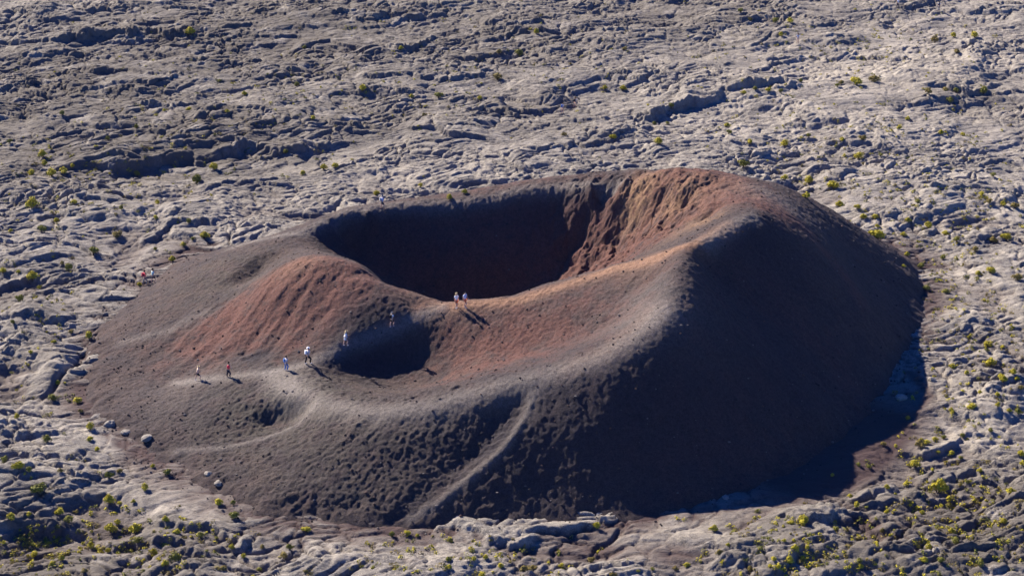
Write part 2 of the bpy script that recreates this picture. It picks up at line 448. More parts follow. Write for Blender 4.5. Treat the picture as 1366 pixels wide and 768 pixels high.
core = (np.abs(GX) < 119) & (GY > 100) & (GY < 400)
GZ = np.zeros_like(GX); RU = np.zeros_like(GX)
GSD = np.full_like(GX, 99.0)
r0, r1 = np.nonzero(core.any(1))[0][[0, -1]]; q0, q1 = np.nonzero(core.any(0))[0][[0, -1]]
sl = (slice(r0, r1 + 1), slice(q0, q1 + 1))
h_, sd_, ru_, big_ = lava(GX[sl], GY[sl])
for pts, H, L in SCARPS:
    w = np.array([at_height(x, y, 0)[:2] for x, y in pts])
    w = w[np.argsort(w[:, 0])]
    lx, ly = GX[sl], GY[sl]
    band = slice(*np.searchsorted(ly[:, 0], [w[:, 1].min() - 4, w[:, 1].max() + 4 * L]))
    x_, y_ = lx[band], ly[band]
    e = y_ - np.interp(x_, w[:, 0], w[:, 1]) + 3.2 * perlin(x_ / 6, y_ / 6, 20) + 1.6 * perlin(x_ / 2.4, y_ / 2.4, 21) + 0.7 * perlin(x_ / .9, y_ / .9, 22)
    a, b_ = w[0, 0], w[-1, 0]
    tap = smooth(a - 3, a + 3, x_) * (1 - smooth(b_ - 3, b_ + 3, x_))
    H = H * (0.75 + 0.7 * perlin(x_ / 5, y_ / 30, 23))
    H = H * 0.8
    h_[band] += H * smooth(-0.5, 0.55, e) * np.exp(-np.maximum(e, 0) / L) * tap
    h_[band] -= 0.35 * H * np.exp(-np.maximum(-e, 0) / 1.6) * (e < 0) * tap
# tilted slab mound by the west foot
tw = at_height(68, 500, 0)
px_, py_ = GX[sl] - tw[0], GY[sl] - tw[1]
h_ += 1.9 * np.exp(-((px_ * 0.94 + py_ * 0.1) / 2.2) ** 2 - ((py_ - px_ * 0.5) / 5.5) ** 2)
crack = np.abs(px_ - 1.6 - 0.22 * py_ + 0.5 * perlin(px_ / 2, py_ / 2, 25))
h_ -= 1.5 * np.exp(-(crack / 0.35) ** 2) * np.exp(-(py_ / 5.0) ** 2)
und = smooth(-1.0, -5.0, sd_)
rf_ = at_height(1130, 600, 0); apr = np.exp(-((GX[sl] - rf_[0]) ** 2 + (GY[sl] - rf_[1]) ** 2) / 13 ** 2) * smooth(9, 2, sd_)
lvl = -0.12 + 0.85 * (1 - 0.6 * apr) * h_ * (0.6 + 0.4 * smooth(0.5, 8, sd_))
GZ[sl] = lvl * (1 - und) - 3.0 * und
fade = (1 - smooth(108, 119, np.abs(GX[sl]))) * smooth(102, 116, GY[sl]) * (1 - smooth(380, 398, GY[sl]))
GZ[sl] *= fade
GSD[sl] = sd_
far = fbm(GX / 160, GY / 160, 3, 40) * 4.0 * np.clip((np.hypot(GX, GY - 200) - 230) / 300, 0, 1)
GZ += far

def sample_ground(x, y):
    x = np.asarray(x, float); y = np.asarray(y, float)
    i = np.clip(np.searchsorted(xs, x) - 1, 0, len(xs) - 2); j = np.clip(np.searchsorted(ys, y) - 1, 0, len(ys) - 2)
    a = (x - xs[i]) / (xs[i + 1] - xs[i]); b_ = (y - ys[j]) / (ys[j + 1] - ys[j])
    return (GZ[j, i] * (1 - a) + GZ[j, i + 1] * a) * (1 - b_) + (GZ[j + 1, i] * (1 - a) + GZ[j + 1, i + 1] * a) * b_

# ------------------------------------------------------------------ tint of the plain
def plain_tint():
    X, Y = GX[sl], GY[sl]
    low = smooth(0.15, -0.55, GZ[sl] - blur(GZ[sl], 22))
    dirt = np.clip(np.clip(1.3 - np.maximum(sd_, 0) / 4.0, 0, 1) * smooth(0.28, -0.12, GZ[sl] + 0.15 * perlin(X / 2, Y / 2, 140)) + 0.55 * low * smooth(30, 4, sd_), 0, 1)
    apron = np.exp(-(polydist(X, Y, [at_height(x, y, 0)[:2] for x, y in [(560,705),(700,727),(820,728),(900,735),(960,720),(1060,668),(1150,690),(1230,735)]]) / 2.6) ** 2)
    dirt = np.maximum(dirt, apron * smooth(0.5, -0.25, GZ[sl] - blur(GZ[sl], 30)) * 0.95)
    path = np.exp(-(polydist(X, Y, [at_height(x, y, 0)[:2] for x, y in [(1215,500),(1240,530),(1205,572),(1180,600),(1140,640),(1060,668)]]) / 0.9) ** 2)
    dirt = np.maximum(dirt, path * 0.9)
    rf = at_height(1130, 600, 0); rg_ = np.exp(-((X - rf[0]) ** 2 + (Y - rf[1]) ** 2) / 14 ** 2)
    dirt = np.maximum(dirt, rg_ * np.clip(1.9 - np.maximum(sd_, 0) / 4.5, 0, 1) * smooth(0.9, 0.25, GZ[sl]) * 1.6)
    pale = 0.0
    for px, py, r, s in [(1150,85,22,.75),(1050,70,14,.5),(1180,160,22,.35),(1000,165,20,.35),(480,255,16,.5),(320,285,16,.35),(640,240,14,.35),(1260,270,20,.35),(70,490,4,.7),(1230,560,9,.4),(220,650,10,.35),(700,745,20,.25),(1230,360,12,.35),(900,170,10,.3)]:
        w = at_height(px, py, 0); pale = np.maximum(pale, s * np.exp(-((X - w[0]) ** 2 + (Y - w[1]) ** 2) / r ** 2))
    pale = pale * smooth(-0.4, 0.4, fbm(X / 6, Y / 6, 4, 60)) * 1.4
    dark_zone = 0.0  # patches where the lava is blended to a darker brown
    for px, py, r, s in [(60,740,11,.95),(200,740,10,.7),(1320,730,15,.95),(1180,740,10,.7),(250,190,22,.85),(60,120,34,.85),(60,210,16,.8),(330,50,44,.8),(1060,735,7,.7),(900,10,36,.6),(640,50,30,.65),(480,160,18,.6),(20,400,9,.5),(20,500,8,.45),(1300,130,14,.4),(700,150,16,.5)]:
        w = at_height(px, py, 0); dark_zone = np.maximum(dark_zone, s * np.exp(-((X - w[0]) ** 2 + (Y - w[1]) ** 2) / r ** 2))
    dark_zone = np.clip(dark_zone * smooth(-0.75, 0.1, fbm(X / 4, Y / 4, 4, 66)) * 1.3, 0, 0.95)
    return np.clip(dirt, 0, 1), np.clip(pale, 0, 0.85), dark_zone

dirt, pale, dark_zone = np.zeros_like(GX), np.zeros_like(GX), np.zeros_like(GX)
dirt[sl], pale[sl], dark_zone[sl] = plain_tint()
ground_mesh = grid_mesh('lava_plain', GX, GY, GZ, {'lava': (dirt, pale, dark_zone)})
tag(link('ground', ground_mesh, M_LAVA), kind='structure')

# ------------------------------------------------------------------ cone detail and tint
def wl(*pts): return [world_on_cone(*p)[:2] for p in pts]
def blob(px, py, r, ry=None):
    w = world_on_cone(px, py); ry = ry or r
    return np.exp(-((KX - w[0]) / r) ** 2 - ((KY - w[1]) / ry) ** 2)
def line(pts, w):
    return np.exp(-(polydist(KX, KY, wl(*pts)) / w) ** 2)

csd = bil(foot_sd, -120, 100, 1.0, KX, KY)
gyy, gxx = np.gradient(cone_s, GS)
slope = np.hypot(gxx, gyy)
lump = np.clip(blob(480, 610, 13, 9) + blob(560, 620, 9) + blob(380, 570, 8) + 0.5 * blob(300, 560, 8) + 0.6 * blob(640, 570, 5) + .35 * blob(700, 440, 9), 0, 1)
crag = np.clip(blob(790, 272, 4.5, 4) + blob(870, 290, 6) + 0.8 * blob(840, 320, 4) + .6 * blob(760, 350, 5) + 0.5 * blob(930, 275, 4) , 0, 1)
ribs = np.clip(blob(330, 420, 8, 7) + 0.7 * blob(280, 450, 6) + 0.5 * blob(400, 400, 5), 0, 1)
ang = np.arctan2(KY - 188, KX - 6)
wx = KX + 0.5 * perlin(KX / 2.2, KY / 2.2, 71); wy = KY + 0.5 * perlin(KX / 2.2, KY / 2.2, 72)
det = fbm(wx / 0.9, wy / 0.9, 3, 73) * 0.05 + fbm(wx / 3.2, wy / 3.2, 2, 74) * 0.14
g1, g2, gid = cells(wx / 0.75, wy / 0.85, 77)
tg = ang * 24 + 0.5 * perlin(KX / 1.6, KY / 1.6, 91); rd = np.hypot(KX - 6, KY - 188) + 0.8 * perlin(KX / 1.5, KY / 1.5, 92)
det = det + lump * (0.14 * perlin(tg / 1.0, rd / 2.4, 93) + 0.12 * perlin(tg / 0.5, rd / 1.2, 94) + 0.13 * fbm(KX / 0.45, KY / 0.45, 2, 95))
det = det + 0.085 * fbm(KX / 0.5, KY / 0.5, 2, 79)
k1, k2, kid = cells(wx / 2.1, wy / 2.1, 81)
det = det + crag * (0.8 * fbm(wx / 2.4, wy / 2.4, 4, 82, 0.6) + 0.55 * (0.45 - k1) + 0.35 * (kid - 0.5))
ra, rb = (KX * 0.83 - KY * 0.56), (KX * 0.56 + KY * 0.83)       # across and along the mound's ribs
det = det + ribs * (0.42 * perlin(ra / 1.9 + 0.4 * perlin(KX / 3, KY / 3, 84), rb / 9, 85) + 0.2 * perlin(ra / 0.8, rb / 4.5, 86))
# shallow rills down the free slopes
det = det + 0.10 * perlin(ang * 26, slope * 0 + np.hypot(KX - 6, KY - 188) / 9, 88) * smooth(0.35, 0.6, slope)
# alcove, cliffs and hollows too small for the survey lines
det = det - 0.62 * blob(388, 548, 1.9, 1.2) - 0.3 * blob(362, 556, 1.6, 1.2) - 0.2 * blob(343, 362, 0.9, 1.6) + 0.1 * blob(330, 350, 1.2) - 0.5 * blob(480, 362, 1.6, 1.3)
det = det + 0.9 * (blob(772, 281, 0.8, 0.9) + blob(789, 264, 0.7, 0.9) + 0.8 * blob(766, 302, 0.7)) + 0.7 * blob(492, 297, 0.6, 0.9)
det = det - 0.45 * blob(592, 304, 1.6, 1.2)
det = det - 0.7 * blob(887, 300, 1.3, 1.6) - 0.6 * blob(945, 285, 1.2) - .5 * blob(880, 255, 1.2) + 0.5 * blob(855, 265, 1.0) + .4 * blob(905, 272, 1.1)
det = det - 0.45 * line([(775,240),(850,236),(930,243),(1000,258)], 1.1) + 0.25 * line([(830,243),(890,245),(940,254)], 0.8)
det = det - 0.3 * blob(355, 548, 1.2) - 0.25 * blob(330, 470, 0.8, .5) - 0.2 * blob(340, 475, .9, .5)
for q, s in [((460,555),1.),((497,562),1.3),((545,560),.8),((590,562),.9),((655,550),.8)]: det = det - 0.28 * s * blob(*q, 0.9, 0.8)
path_m = np.clip(line([(235,510),(265,507),(305,503),(345,498),(385,492),(411,485),(440,471),(461,460),(500,446),(523,436),(560,422),(590,410)], 0.75), 0, 1)
rim_m = line([(365,502),(395,522),(430,539),(475,548),(520,549),(580,542),(640,525),(720,504),(800,478),(850,448),(885,415)], 1.5)
flank_w = line([(712,530),(700,558),(680,590),(655,615),(620,643),(575,678),(548,694)], 0.5)
gully_w = line([(688,540),(668,568),(640,598),(605,628),(565,660)], 1.1)
lip_w = line([(418,545),(398,567),(352,587),(300,599),(235,603)], 0.7)
det = det * (1 - 0.75 * np.maximum(np.maximum(path_m, rim_m), np.maximum(flank_w, lip_w))) + 0.2 * flank_w - 0.25 * gully_w + 0.18 * lip_w
CZ = cone_s + det * smooth(1.0, -1.5, csd) + (0.5 * perlin(KX / 3.4, KY / 3.4, 97) + 0.25 * perlin(KX / 1.2, KY / 1.2, 98)) * np.exp(-(csd / 2.5) ** 2) + 0.05 * fbm(wx / 0.9, wy / 0.9, 2, 90)
CZ = CZ.astype(np.float32)

inner = line([(590,409),(640,404),(700,398),(760,378),(820,358),(880,342),(930,326),(975,300)], 1.1)
backrim = line([(310,330),(345,320),(400,312),(450,291),(509,276),(560,273),(630,269),(700,253),(760,247),(830,243)], 0.9)
flank = line([(712,530),(700,558),(680,590),(655,615),(620,643),(575,678),(548,694)], 0.5)
lip = line([(418,545),(398,567),(352,587),(300,599),(235,603)], 0.5)
palem = np.clip(0.08 * flank_w + 0.6 * path_m + 0.55 * rim_m + 0.55 * backrim + 0.35 * flank + 0.4 * lip + 0.55 * line([(945,325),(985,296),(1005,290)], 0.9) + 0.3 * line([(165,455),(230,440),(270,418)], 0.9)
                + 0.35 * blob(390, 510, 2.6) + 0.3 * blob(870, 405, 5) + 0.4 * blob(1030, 262, 4, 3) + 0.25 * blob(700, 240, 4) + 0.18 * blob(240, 520, 5), 0, 1)
redm = np.clip(1.0 * blob(400, 372, 6, 4.5) + 0.8 * blob(330, 420, 7, 5) + 0.55 * blob(420, 440, 5) + 0.75 * blob(480, 370, 4) + 1.35 * blob(870, 295, 7, 6) + 0.8 * blob(810, 325, 5)
               + 0.75 * blob(940, 262, 7, 5) + 0.85 * blob(890, 237, 9, 3) + 1.2 * blob(620, 340, 13, 6) + 0.6 * blob(720, 300, 7, 5) + 0.6 * blob(730, 440, 11, 7) + 0.5 * blob(640, 475, 7) + 0.5 * blob(1000, 620, 12, 5)
               + 0.7 * line([(1030,280),(1070,305),(1110,345),(1150,400)], 1.6) + 0.6 * line([(985,330),(1040,400),(1110,480),(1150,540)], 3.0) + 0.3 * blob(1000, 450, 12) + 0.4 * blob(260, 470, 7) + 0.6 * blob(1020, 270, 5) + .35 * blob(560, 400, 3) + 0.08 * blob(450, 665, 14, 4) + .25 * blob(900, 560, 14), 0, 1)
st_n = fbm(KX / 2.4, KY / 2.4, 4, 120, 0.65)
redm = smooth(0.15, 1.05, redm + 0.45 * st_n) * (1 - 0.8 * np.clip(1.6 * backrim, 0, 1))
rustm = np.clip(0.9 * inner + 0.5 * blob(860, 350, 4, 3) + 0.45 * line([(760,492),(820,462),(870,420)], 1.3) + 0.35 * blob(400, 352, 3, 2) + 0.3 * blob(950, 245, 6, 3) + 0.3 * blob(560, 405, 3), 0, 1)
ochrem = np.clip(0.9 * blob(848, 268, 1.8, 2.5) + 0.7 * blob(905, 265, 2.5) + 0.6 * blob(945, 292, 2) + 0.4 * blob(860, 250, 3) + 0.35 * blob(920, 300, 3), 0, 1)
rock_shade = np.clip(0.7 * blob(345, 474, 1.6, .8) + 0.5 * blob(318, 478, 1.2, .7) + 0.55 * blob(880, 292, 8, 6) * smooth(0.05, 0.35, fbm(KX / 1.8, KY / 1.8, 4, 130, 0.6)) + 0.75 * blob(1060, 480, 16, 12) + 0.7 * blob(880, 560, 14, 9) + 0.5 * blob(760, 270, 9, 3) + 0.5 * blob(520, 310, 9, 4) + 0.5 * blob(500, 470, 5) + 0.45 * blob(690, 600, 7) + 0.4 * blob(1180, 400, 9)
                + 0.35 * blob(500, 610, 12) + .6 * blob(1010, 320, 5) + .5 * blob(490, 430, 3.5, 2.5) + .3 * blob(250, 560, 9), 0, 1) * (1 - 0.6 * np.maximum(palem, inner))  # dark rock, plus shade painted into right flank, pit, bowl and hollow
olivem = np.clip(0.6 * blob(330, 550, 9, 7) + 0.55 * blob(480, 600, 10, 7) + 0.4 * blob(420, 520, 6) + .4 * blob(300, 370, 7), 0, 0.8) * smooth(-0.6, 0.3, st_n)
keep = (csd < 5) & (CZ > sample_ground(KX, KY) - 0.6)
hill_mesh = grid_mesh('cinder_cone', KX, KY, CZ, {'tint': (redm, palem, ochrem), 'tone': (rock_shade, rustm, olivem)}, keep)
tag(link('hill', hill_mesh, M_CINDER), kind='structure')

def surface_z(x, y):
    z = float(sample_ground(x, y))
    if -49.9 < x < 52.8 and 142.1 < y < 239.8: z = max(z, float(bil(CZ, -50, 142, GS, np.array(x), np.array(y)))) if float(bil(csd, -50, 142, GS, np.array(x), np.array(y))) < 4.9 else z
    return z

def sight(px, py):
    """Where a photo sight line first meets the ground or the cone."""
    u, v = (px - 683.0) / FPX, (py - 384.0) / FPX
    d = np.array([u, CP - v * SP, -SP - v * CP])
    t = np.linspace((21 - CAM_H) / d[2], (-2.5 - CAM_H) / d[2], 2500)
    x, y, z = d[0] * t, d[1] * t, CAM_H + d[2] * t
    h = sample_ground(x, y)
    on = (x > -49.9) & (x < 52.8) & (y > 142.1) & (y < 239.8)
    hc = bil(CZ, -50, 142, GS, x, y); sdv = bil(csd, -50, 142, GS, x, y)
    h = np.where(on & (sdv < 4.9), np.maximum(h, hc), h)
    k = int(np.argmax(z <= h)) if (z <= h).any() else len(t) - 1
    return Vector((x[k], y[k], h[k]))

# ------------------------------------------------------------------ light
EL, SAZ = R(33.5), R(138.0)      # elevation; bearing measured from the direction towards the camera
sun_dir = Vector((-math.sin(SAZ) * math.cos(EL), -math.cos(SAZ) * math.cos(EL), math.sin(EL)))
sl_d = bpy.data.lights.new('sun', 'SUN'); sl_d.energy = 4.6; sl_d.angle = R(0.5); sl_d.color = (1.0, 0.90, 0.79)
sun = bpy.data.objects.new('sun', sl_d); C.objects.link(sun)
sun.rotation_euler = (-sun_dir).to_track_quat('-Z', 'Y').to_euler()
wd = bpy.data.worlds.new('World'); scene.world = wd; wd.use_nodes = True
wn = wd.node_tree
sky = wn.nodes.new('ShaderNodeTexSky'); sky.sky_type = 'NISHITA'; sky.sun_disc = False
sky.sun_elevation = EL; sky.sun_rotation = math.atan2(sun_dir.x, sun_dir.y)
sky.air_density = 1.0; sky.dust_density = 0.3; sky.ozone_density = 3.0; sky.altitude = 2200
hs = wn.nodes.new('ShaderNodeHueSaturation'); hs.inputs['Saturation'].default_value = 1.6; hs.inputs['Hue'].default_value = 0.525
wn.links.new(sky.outputs[0], hs.inputs['Color']); wn.links.new(hs.outputs[0], wn.nodes['Background'].inputs[0])
wn.nodes['Background'].inputs[1].default_value = 0.068
scene.view_settings.view_transform = 'Standard'
scene.view_settings.look = 'None'
scene.view_settings.exposure = 1.66
scene.view_settings.gamma = 1.0
scene.cycles.max_bounces = 3

# thin blue air between the viewpoint and the plain
hz = bpy.data.materials.new('thin_blue_air'); hz.use_nodes = True
hn_ = hz.node_tree; hn_.nodes.clear()
ho = hn_.nodes.new('ShaderNodeOutputMaterial'); hv = hn_.nodes.new('ShaderNodeVolumePrincipled')
hv.inputs['Color'].default_value = (0.62, 0.64, 1.0, 1); hv.inputs['Density'].default_value = 0.000022; hv.inputs['Anisotropy'].default_value = 0.0
hn_.links.new(hv.outputs[0], ho.inputs['Volume'])
bm = bmesh.new(); bmesh.ops.create_cube(bm, size=1.0)
hm = bpy.data.meshes.new('haze'); bm.to_mesh(hm); bm.free()
lo_, hi_ = float(GZ.min()) - 1.0, CAM_H + 3.0
ho_ = link('haze', hm, hz); ho_.scale = (6100, 9300, hi_ - lo_); ho_.location = (0, 1550, (hi_ + lo_) / 2)
tag(ho_, 'thin blue haze over the far lava plain', None, None, 'stuff')

# ------------------------------------------------------------------ shrubs
def foliage_mat(name, a, b_):
    m, nt, b = new_mat(name); k = N(nt)
    oi = k.node('ShaderNodeObjectInfo')
    f = k.math('ADD', k.math('MULTIPLY', oi.outputs['Random'], 0.5), k.math('MULTIPLY', k.ramp(k.noise(6.0, 3), 0.3, 0.7), 0.5))
    k.put(b.inputs['Base Color'], k.mix(f, c4(*a), c4(*b_)))
    b.inputs['Roughness'].default_value = 0.7
    return m
M_YEL = foliage_mat('flowering_broom_leaf', (0.360, 0.310, 0.018), (0.480, 0.410, 0.035))
M_GRN = foliage_mat('heath_leaf', (0.150, 0.155, 0.022), (0.230, 0.215, 0.034))
M_BRN = foliage_mat('dry_heath_leaf', (0.190, 0.145, 0.030), (0.260, 0.205, 0.055))
M_TWIG = plain('twig_bark', (0.10, 0.075, 0.055))
M_ROCK = lava_material(); M_ROCK.name = 'pale_lava_rock'

def leaf_clump(bm, c, r, count, rg, size):
    for _ in range(count):
        while True:
            d = Vector((rg.uniform(-1, 1), rg.uniform(-1, 1), rg.uniform(-0.35, 1)))
            if 0.05 < d.length < 1: break
        d.normalize()
        p = c + d * r * rg.uniform(0.55, 1.05)
        nrm = (d + Vector((rg.uniform(-.7, .7), rg.uniform(-.7, .7), rg.uniform(-.2, .8)))).normalized()
        t = nrm.orthogonal().normalized(); t.rotate(Matrix.Rotation(rg.uniform(0, 6.3), 3, nrm)); q = nrm.cross(t)
        s = size * rg.uniform(0.6, 1.3)
        bm.faces.new([bm.verts.new(p - t * s), bm.verts.new(p + q * s * .55 + nrm * s * .2), bm.verts.new(p + t * s), bm.verts.new(p - q * s * .55 + nrm * s * .2)])

def tube(bm, pts, radii, seg=5):
    rings = []
    for i, (p, r) in enumerate(zip(pts, radii)):
        d = (pts[min(i + 1, len(pts) - 1)] - pts[max(i - 1, 0)]).normalized()
        a = d.orthogonal().normalized(); b = d.cross(a)
        rings.append([bm.verts.new(p + (a * math.cos(2 * math.pi * k / seg) + b * math.sin(2 * math.pi * k / seg)) * r) for k in range(seg)])
    for r0_, r1_ in zip(rings[:-1], rings[1:]):
        for k in range(seg): bm.faces.new([r0_[k], r0_[(k + 1) % seg], r1_[(k + 1) % seg], r1_[k]])
    bm.faces.new(rings[0][::-1]); bm.faces.new(rings[-1])

def shrub_meshes(seed, mat, lobes, leaves=70):
    """A shrub one metre across: foliage mesh and twig mesh, both standing on the origin."""
    rg = random.Random(seed)
    bf, bt = bmesh.new(), bmesh.new()
    for i in range(lobes):
        a = 6.28 * i / lobes + rg.uniform(-.5, .5); q = rg.uniform(0.05, 0.36) if i else 0.0
        h = rg.uniform(0.20, 0.42) * (1 - q * 0.9) + 0.05
        c = Vector((math.cos(a) * q, math.sin(a) * q * rg.uniform(.7, 1), h))
        leaf_clump(bf, c, rg.uniform(0.17, 0.26), leaves, rg, 0.062)
        tube(bt, [Vector((c.x * .1, c.y * .1, -0.15)), Vector((c.x * .5, c.y * .5, h * .45)), c], [0.024, 0.016, 0.006])
    f = bpy.data.meshes.new('foliage'); bf.to_mesh(f); bf.free(); f.materials.append(mat)
    t = bpy.data.meshes.new('stem'); bt.to_mesh(t); bt.free(); t.materials.append(M_TWIG)
    return f, t

SHRUBS = [  # photo x, photo y, width in photo pixels
 (254,44,14),(396,114,9),(484,119,13),(83,152,8),(13,190,8),(57,207,15),(85,229,13),(69,233,16),(42,232,11),(44,274,21),(210,271,8),(263,242,15),(285,224,13),(432,224,12),(447,222,10),(404,232,8),(381,203,8),
 (303,149,8),(252,146,8),(293,109,7),(219,148,7),(418,158,8),(406,64,8),(182,170,7),(326,126,9),(535,65,8),(585,129,14),(566,154,7),(664,104,12),(831,119,10),(807,118,7),(693,72,13),(715,44,9),(878,190,13),(890,165,7),
 (873,165,7),(895,143,9),(818,184,9),(752,180,7),(549,129,8),(600,264,10),(620,257,8),(561,248,7),(502,259,8),(640,132,8),(666,70,9),(834,66,9),(988,16,9),(992,221,15),(1000,190,9),(972,178,9),(1046,193,14),(1078,183,8),
 (1123,187,8),(1151,185,10),(1145,210,12),(1175,207,7),(1076,262,12),(1120,274,13),(1079,242,15),(1110,248,15),(1047,238,11),(1211,159,8),(1199,171,8),(1312,123,14),(1275,122,9),(1267,135,11),(1261,120,9),(1239,124,11),
 (1025,121,8),(1007,119,8),(1042,123,8),(992,124,8),(1068,108,7),(1142,110,17),(1166,107,14),(1122,111,9),(1117,115,8),(970,168,9),(1034,29,10),(1054,29,11),(1042,47,8),(1000,27,7),(1247,55,13),(1272,48,10),(1300,48,13),
 (1276,70,8),(1255,178,8),(1284,180,7),(1325,234,9),(1353,276,13),(1320,270,10),(1309,259,9),(1338,273,9),(1170,315,21),(1205,313,10),(1276,321,10),(1324,321,14),(1342,318,13),(1229,355,11),(1258,344,9),(1236,385,11),
 (1262,389,10),(1301,333,10),(1261,312,10),(1238,302,12),(1151,290,11),(1167,290,9),(1170,302,8),(1211,294,9),(1224,269,9),(1205,355,7),(1210,340,8),(1305,365,9),(1322,362,12),(1357,371,13),(1326,233,8),(1144,277,8),
 (1192,305,6),(1317,460,11),(1316,467,8),(1321,485,16),(1270,489,11),(1289,498,8),(1337,506,14),(1351,497,10),(1356,505,8),(1296,543,14),(1307,523,7),(1330,527,9),(1331,541,9),(1346,548,7),(1358,550,11),(1293,450,7),
 (1259,584,8),(1247,586,8),(1284,581,8),(1229,588,9),(1321,574,8),(1269,548,9),(1245,514,6),(1211,558,7),(1362,518,8),(1337,463,8),(1198,588,6),(1252,652,24),(1348,656,12),(1071,696,17),(1055,697,9),(1145,620,7),
 (1159,623,7),(1227,594,14),(1236,590,9),(1178,593,9),(1195,595,7),(1220,620,14),(1244,626,7),(1209,645,10),(1183,650,9),(1269,604,9),(1281,611,8),(1307,628,10),(1362,606,12),(1364,618,10),(1114,706,11),(1143,674,10),
 (1156,677,7),(1183,683,9),(1177,708,8),(1269,709,12),(1275,722,12),(1232,747,12),(1255,748,11),(1032,745,9),(1027,755,8),(1038,756,10),(1000,759,10),(1052,748,13),(1071,745,8),(1060,730,12),(1046,721,7),(1059,721,7),
 (1077,730,8),(1146,748,10),(1148,756,10),(1307,752,12),(1239,730,10),(1159,720,6),(1134,662,8),(1091,642,6),(1110,634,7),(1339,696,10),(1251,603,7),(1266,667,10),(1230,684,8),(120,570,13),(107,549,9),(23,556,10),
 (63,587,13),(120,586,9),(130,599,9),(25,623,15),(39,627,10),(6,614,12),(81,628,8),(145,635,13),(160,629,9),(179,620,6),(204,622,7),(224,631,11),(194,651,13),(53,656,26),(146,668,17),(178,669,7),(159,671,9),(292,670,14),
 (311,671,9),(313,689,15),(325,668,6),(221,693,10),(157,697,10),(181,706,20),(148,706,17),(236,709,11),(267,714,12),(80,683,15),(92,693,15),(102,682,8),(15,690,14),(39,686,9),(184,721,13),(205,736,11),(233,745,15),
 (220,752,11),(46,740,11),(43,727,8),(122,728,12),(144,735,9),(83,745,10),(70,752,9),(309,730,9),(325,742,9),(346,760,10),(379,741,11),(350,729,8),(297,758,10),(269,755,6),(28,720,9),(113,761,9),(272,676,6),(386,730,11),
 (365,760,6),(409,706,12),(523,713,9),(544,711,10),(557,714,7),(601,721,9),(573,724,6),(598,746,11),(600,756,9),(573,740,6),(632,745,9),(648,743,9),(657,747,6),(668,754,10),(701,759,15),(712,756,9),(643,766,10),(385,729,9),
 (393,752,6),(408,762,7),(626,699,6),(749,754,8),(548,744,5),(796,702,12),(788,747,10),(952,706,12),(965,704,6),(959,738,10),(916,754,9),(901,758,8),(870,759,7),(851,762,7),(817,768,11),(971,727,7),(977,673,6),(44,370,18),
 (27,400,13),(52,384,7),(92,358,13),(17,430,7),(186,380,8),(119,427,6),(96,443,9),(119,449,12),(72,456,7),(41,470,8),(25,363,8),(4,362,12),(83,352,7),(77,511,8),(70,531,13),(103,535,14),(107,549,8),(125,337,17),
 (273,315,13),(257,319,7),(245,327,9),(230,347,10),(252,336,5),(208,291,8),(162,278,7),(252,296,8),(156,314,15),(436,291,6),(207,333,7),(60,219,10),(97,222,7),(99,270,9),(75,295,9),(83,309,6),(14,308,7),(37,306,5),
 (18,282,6),(56,307,16),(183,233,9),(144,186,8)]
picked = []
for s_ in SHRUBS:
    if all((s_[0] - q[0]) ** 2 + (s_[1] - q[1]) ** 2 > 18 for q in picked): picked.append(s_)
picked.sort(key=lambda q: -q[2])

ONE_OF_A_KIND = {  # largest and loneliest shrubs get a label of their own
 (1252,652): 'broad domed yellow-green shrub, the largest, beside a dark hollow at lower right',
 (53,656): 'wide pale olive shrub, largest on the lava in the lower left corner',
 (1170,315): 'large bright yellow-green shrub against the dark upper right foot of the cone',
 (44,370): 'rounded bright shrub alone on a lava shelf left of the red and mint hikers',
 (186,380): 'small bright yellow-green shrub at the feet of the hiker in the red top',
 (502,259): 'little yellow-green shrub just left of the lone hiker on the back rim',
 (1321,485): 'plump yellow shrub in the lava furrow right of the shaded flank, largest of that furrow',
 (992,221): 'dark green shrub growing just behind the highest part of the crater rim',
 (1076,262): 'green and yellow shrub touching the cinder edge at the back right of the cone',
 (273,315): 'bright yellow-green shrub on the lava edge at the back left foot of the cinder cone',
 (125,337): 'wide dull olive shrub on shaded lava behind the left end of the cone',
 (796,702): 'single yellow shrub on the dark ledge at the middle of the front foot',
 (409,706): 'single yellow-green shrub on the cinder apron left of the front foot',
 (1071,696): 'large bright yellow shrub in front of the twin dark lava mounds at lower right',
 (878,190): 'bright yellow-green shrub standing alone on pale lava behind the crater',
 (254,44): 'lone yellow-green shrub at the right end of the long dark scarp at upper left',
 (103,535): 'bright yellow shrub beside the cracked lava slab at the left foot of the cone',
 (952,706): 'rounded yellow-green shrub beside the reddish gully at the right of the front foot',
 (386,730): 'pale green tuft shrub on grey lava below the left part of the front foot',
 (1312,123): 'olive-yellow shrub under the dark scarp at the upper right edge',
}
def region(px, py):
    if py < 345 and px < 470: return 'on the lava behind and left of the cone'
    if py < 300 and px < 900: return 'on the lava straight behind the crater'
    if py < 420 and px >= 900: return 'on the pale lava behind and right of the cone'
    if px >= 1060 and py < 690: return 'on the lava right of the shaded flank'
    if px >= 840: return 'in the lower right corner of the lava'
    if px >= 400: return 'on the lava strip in front of the cone'
    if py < 600: return 'on the lava at the left foot of the cone'
    return 'on the lava in the lower left corner'
KINDS = [('bright yellow-green', M_YEL), ('dull olive green', M_GRN), ('brownish yellow', M_BRN)]
protos = {}
for ki, (kn, km) in enumerate(KINDS):
    protos[ki] = [shrub_meshes(100 * ki + v, km, lob) for v, lob in enumerate((6, 8, 9, 11))]

